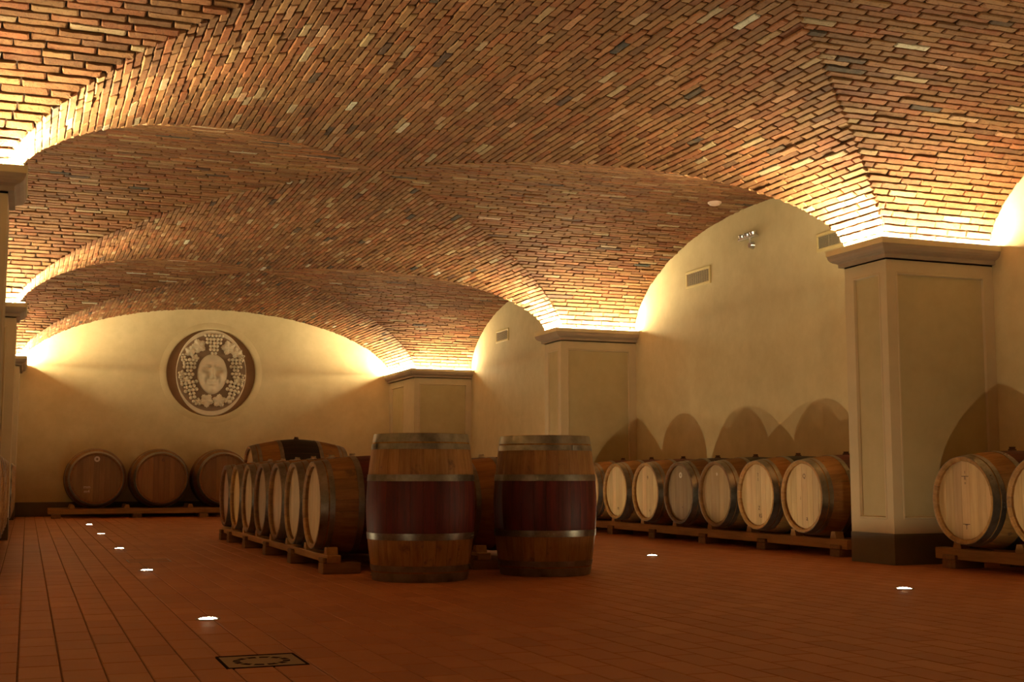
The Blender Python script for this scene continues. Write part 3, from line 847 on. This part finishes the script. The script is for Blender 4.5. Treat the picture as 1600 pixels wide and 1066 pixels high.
# ------------------------------------------------------------------ floor hatches
def hatch(h, ring, label):
    x0, x1, y0, y1 = h
    root = empty('floor_hatch', ((x0 + x1) / 2, (y0 + y1) / 2, 0))
    tag(root, label, 'floor hatch')
    W, D = (x1 - x0) / 2 - .002, (y1 - y0) / 2 - .002
    b = MB(); t = .007
    for q in ((-W, W, D - t, D), (-W, W, -D, -D + t), (-W, -W + t, -D + t, D - t), (W - t, W, -D + t, D - t)): b.box(*q, -.006, .0022 if ring else .0012)
    b.build('frame', M_SLOT if ring else M_HOOP, root)
    b = MB(); b.box(-W + t + .001, W - t - .001, -D + t + .001, D - t - .001, -.006, -.0005); b.build('infill', M_HATCH if ring else M_TILE, root)
    if ring:
        for i in range(12):
            b = MB(); V = []; F = []
            a0 = 2 * PI * i / 12 + .07; a1 = a0 + 2 * PI / 12 - .14
            for j in range(5):
                a = a0 + (a1 - a0) * j / 4
                for r in (.078, .104): V.append((r * math.cos(a), r * math.sin(a), .0003))
                for r in (.082, .100): V.append((r * math.cos(a), r * math.sin(a), -.002))
            for j in range(4): F += [(j * 4, j * 4 + 1, j * 4 + 5, j * 4 + 4), (j * 4 + 2, j * 4, j * 4 + 4, j * 4 + 6), (j * 4 + 1, j * 4 + 3, j * 4 + 7, j * 4 + 5)]
            b.add(V, F); b.build('ring_slot', M_SLOT, root)
        b = MB(); b.cyl(.007, .006, -.002, .003, 12); b.build('lifting_pin', M_CHROME, root, Matrix.Translation((.05, .09, 0)))
hatch(HATCH, True, 'square floor hatch with a broken dark ring, set in the tiles at the bottom edge')
hatch(HATCH2, False, 'small tiled floor cover with a thin metal frame between the left floor lights')

# ------------------------------------------------------------------ wall fittings
def vent(y0, y1, z0, z1, label, ndiv):
    root = empty('wall_vent', (XW_R, (y0 + y1) / 2, (z0 + z1) / 2), 0)
    tag(root, label, 'vent', 'ventilation grilles high on the right wall')
    w_, h_ = (y1 - y0) / 2, (z1 - z0) / 2; f = .032
    b = MB()
    for (ya, yb, za, zb) in ((-w_, w_, h_ - f, h_), (-w_, w_, -h_, -h_ + f), (-w_, -w_ + f, -h_ + f, h_ - f), (w_ - f, w_, -h_ + f, h_ - f)): b.box(-.016, 0, ya, yb, za, zb, b=.004)
    b.build('frame', M_VENT, root)
    b = MB(); b.box(-.001, 0, -w_ + f, w_ - f, -h_ + f, h_ - f); b.build('duct', M_VOID, root)
    b = MB(); n_ = 9
    for i in range(n_):
        z = -h_ + f + (2 * h_ - 2 * f) * (i + .5) / n_
        b.box(-.013, -.004, -w_ + f, w_ - f, z - .0035, z + .0035)
    for i in range(ndiv):
        y = -w_ + f + (2 * w_ - 2 * f) * (i + 1) / (ndiv + 1)
        b.box(-.015, -.010, y - .004, y + .004, -h_ + f, h_ - f)
    tag(b.build('louvre_slats', M_SLAT, root), kind='stuff')
vent(12.375, 12.945, 2.862, 3.068, 'small ochre-framed wall vent between the wall spotlight and the middle right pillar', 9)
vent(9.72, 10.30, 2.862, 3.045, 'ochre-framed wall vent half hidden behind the lit arch beside the big right pillar', 2)
vent(18.84, 19.41, 2.855, 3.060, 'farthest small wall vent, high on the wall between the two far right pillars', 9)

def spot_fixture():
    root = empty('wall_spotlight', (XW_R, 11.50, 3.215), 0)
    tag(root, 'chrome swivelling wall spotlight with dark lenses high on the right wall', 'spotlight')
    b = MB(); b.cyl(.045, .030, 0, .045, 20, M=Matrix.Translation((0, -.02, -.075)) @ Matrix.Rotation(R(-90), 4, 'Y')); b.build('wall_mount', M_CHROME, root, smooth=False)
    b = MB(); b.cyl(.010, .010, 0, .09, 12, M=Matrix.Translation((-.035, -.02, -.07))); b.build('stem', M_CHROME, root)
    b = MB(); b.box(-.075, -.012, -.16, .17, -.004, .022, b=.008); b.build('body', M_CHROME, root)
    for yy in (-.10, .01, .12):
        h_ = MB(); h_.cyl(.034, .040, 0, .035, 20, M=Matrix.Translation((-.045, yy, .022)) @ Matrix.Rotation(R(-12), 4, 'Y')); hd = h_.build('lamp_head', M_CHROME, root)
        h_ = MB(); h_.cyl(.034, .034, .034, .040, 20, M=Matrix.Translation((-.045, yy, .022)) @ Matrix.Rotation(R(-12), 4, 'Y')); h_.build('lens', M_DARK, hd)
spot_fixture()
# ceiling detector
DET = (6.72, 11.45)
zz = vault_z(*DET); gy = (vault_z(DET[0], DET[1] + .03) - vault_z(DET[0], DET[1] - .03)) / .06
root = empty('smoke_detector', (DET[0], DET[1], zz - .004)); tag(root, 'round pale smoke detector on the brick vault above the wall spotlight', 'smoke detector')
root.rotation_euler = (math.atan(gy), 0, 0)
b = MB(); b.lathe([(0, -.030), (.035, -.030), (.055, -.024), (.060, -.012), (.062, 0.004)], 28); b.build('housing', M_DETECT, root, smooth=True)
b = MB(); b.lathe([(.062, -.008), (.072, -.008), (.074, .006)], 28); b.build('base_ring', M_DETECT, root, smooth=True)

# ------------------------------------------------------------------ carved roundel
root = empty('carved_roundel', (MX, Y_BACK, MZ))
tag(root, 'round carved relief of a smiling face wreathed in grapes and vine leaves', 'relief')
FR = Matrix.Rotation(R(90), 4, 'X')      # x right, y up, z towards the room
b = MB(); b.cyl(.764, .764, -.119, -.050, 64); b.build('umber_disc', M_NICHE, root, FR)
def ell_plate(rx, ry, z0, z1, bev=.012, n=64):
    b = MB(); V = []
    for (k, z) in ((1, z0), (1, z1 - bev), (1 - bev / rx, z1)):
        V += [(rx * k * math.cos(2 * PI * i / n), ry * k * math.sin(2 * PI * i / n), z) for i in range(n)]
    F = [(q * n + i, q * n + (i + 1) % n, (q + 1) * n + (i + 1) % n, (q + 1) * n + i) for q in (0, 1) for i in range(n)] + [[2 * n + i for i in range(n)]]
    b.add(V, F); return b
ell_plate(.603, .755, -.055, -.01).build('oval_backplate', M_RELIEF, root, FR)
ell_plate(.594, .67, -.012, .0, .006).build('carving_ground', M_GROUND, root, FR)
C2 = lambda x, y: ((x - 605) / 606, (570 - y) / 606)    # crop pixels of the roundel to metres
# face as a displaced grid
def face_h(u, v):
    """u,v in -1..1 within the face ellipse -> height"""
    r2 = u * u + v * v
    h = 0.105 * math.sqrt(max(0, 1 - r2 * .96)) + .01
    g = lambda cx, cy, sx, sy, a: a * math.exp(-((u - cx) / sx) ** 2 - ((v - cy) / sy) ** 2)
    h0 = h * .8; h = 0.0
    h += g(0, .06, .085, .24, .040) + g(0, -.16, .12, .075, .038)                 # nose
    for s in (-1, 1):
        h += g(s * .12, -.20, .06, .05, .016)                                      # nostrils
        h += g(s * .36, .36 - .0, .24, .055, .030)                                 # brow
        h -= g(s * .36, .19, .22, .09, .040)                                       # socket
        h += g(s * .37, .20, .14, .055, .024)                                      # eyeball
        h -= g(s * .37, .165, .15, .018, .010)                                     # lid crease
        h += g(s * .46, -.14, .20, .19, .022)                                      # cheek
        h -= g(s * .42, -.34, .06, .13, .010)                                      # smile fold
        h -= g(s * .17, .40, .05, .10, .006)
    v0 = v; v = v - .30 * u * u
    h += g(0, -.385, .26, .035, .026) + g(0, -.50, .20, .045, .024)               # lips
    h -= g(0, -.435, .30, .024, .026)
    v = v0
    h -= g(0, -.60, .20, .05, .012)
    h += g(0, -.76, .22, .14, .020)                                                # chin
    h += g(0, .62, .45, .20, .008)
    return h0 + 1.9 * h
b = MB(); nu, nv = 34, 40; V = []; F = []
for j in range(nv + 1):
    for i in range(nu + 1):
        a = -1 + 2 * i / nu; c = -1 + 2 * j / nv
        u = a * math.sqrt(max(0, 1 - c * c / 2)); v = c * math.sqrt(max(0, 1 - a * a / 2))
        jaw = 1 - 0.16 * max(0, -v) ** 1.6
        edge = (u * u + v * v) > .999
        V.append((u * .262 * jaw, v * .355, 0 if edge else face_h(u, v)))
for j in range(nv):
    for i in range(nu): F.append((j * (nu + 1) + i, j * (nu + 1) + i + 1, (j + 1) * (nu + 1) + i + 1, (j + 1) * (nu + 1) + i))
b.add(V, F); fx, fy = C2(613, 585)
b.build('face', M_RELIEF, root, FR @ Matrix.Translation((fx, fy, -.005)), smooth=True)
rg = random.Random(3)
def cluster(cx, cy, w_, h_, r, tilt=0):
    """grape bunch, wide at the top and narrowing down; crop pixel sizes"""
    x0, y0 = C2(cx, cy); w2, h2, r = w_ / 606 / 2, h_ / 606, r / 606
    b = MB(); ny = max(2, int(h2 / (r * 1.5)))
    for j in range(ny):
        t = j / (ny - 1)
        ww = w2 * (1 - .75 * t ** 1.3)
        nx = max(1, int(round(2 * ww / (r * 1.75))) - (j % 2 if t < .8 else 0))
        for i in range(nx):
            xx = 0 if nx == 1 else -(nx - 1) * r * .9 + i * r * 1.8
            yy = h2 / 2 - t * h2 + rg.uniform(-.1, .1) * r
            dz = .018 + .035 * (1 - (xx / (w2 + .001)) ** 2)
            ca, sa = math.cos(R(tilt)), math.sin(R(tilt))
            X, Y = xx + rg.uniform(-.1, .1) * r, yy
            b.ball((x0 + X * ca - Y * sa, y0 + X * sa + Y * ca, dz), r * rg.uniform(.92, 1.08), nu=8, nv=6)
    b.build('grape_bunch', M_RELIEF, root, FR, smooth=True)
for a in ((620, 270, 210, 190, 19), (372, 555, 165, 225, 19), (855, 540, 160, 225, 19), (400, 780, 165, 195, 20, 14), (822, 775, 170, 200, 21, -14),
          (312, 440, 70, 110, 14, 8), (905, 440, 66, 120, 14, -8), (288, 640, 56, 120, 13, 8), (926, 650, 56, 120, 13, -8), (330, 735, 50, 70, 13, 10)): cluster(*a)
def leaf(cx, cy, size, rot, lobes=5):
    x0, y0 = C2(cx, cy); s = size / 606; b = MB(); n = 40; V = [(0, 0, .050)]; F = []
    for ring_ in (0.55, 1.0):
        for i in range(n):
            a = 2 * PI * i / n
            r = s * (0.80 + .28 * abs(math.cos(a * lobes / 2)) ** 1.5 + .05 * math.cos(a * 20))
            vein = .010 * abs(math.cos(a * lobes / 2)) ** 6
            V.append((r * ring_ * math.cos(a), r * ring_ * math.sin(a), (.044 + vein) if ring_ < 1 else .022 + vein))
    for i in range(n): V.append((V[1 + n + i][0], V[1 + n + i][1], -.002))
    for i in range(n):
        i2 = (i + 1) % n
        F += [(0, 1 + i, 1 + i2), (1 + i, 1 + n + i, 1 + n + i2, 1 + i2), (1 + n + i, 1 + 2 * n + i, 1 + 2 * n + i2, 1 + n + i2)]
    b.add(V, F, M=Matrix.Translation((x0, y0, 0)) @ Matrix.Rotation(R(rot), 4, 'Z'))
    b.build('vine_leaf', M_RELIEF, root, FR)
for a in ((465, 290, 72, 40), (775, 300, 72, -40), (382, 348, 56, 80), (862, 352, 58, 100), (560, 865, 68, 200), (690, 865, 66, 160), (300, 590, 38, 10), (470, 880, 40, 230), (780, 860, 36, 150), (430, 420, 40, 0), (345, 650, 40, 60), (880, 640, 40, 20)): leaf(*a)

# several of one kind get Blender's own suffixes from bpy; every object is already linked
bpy.context.view_layer.update()
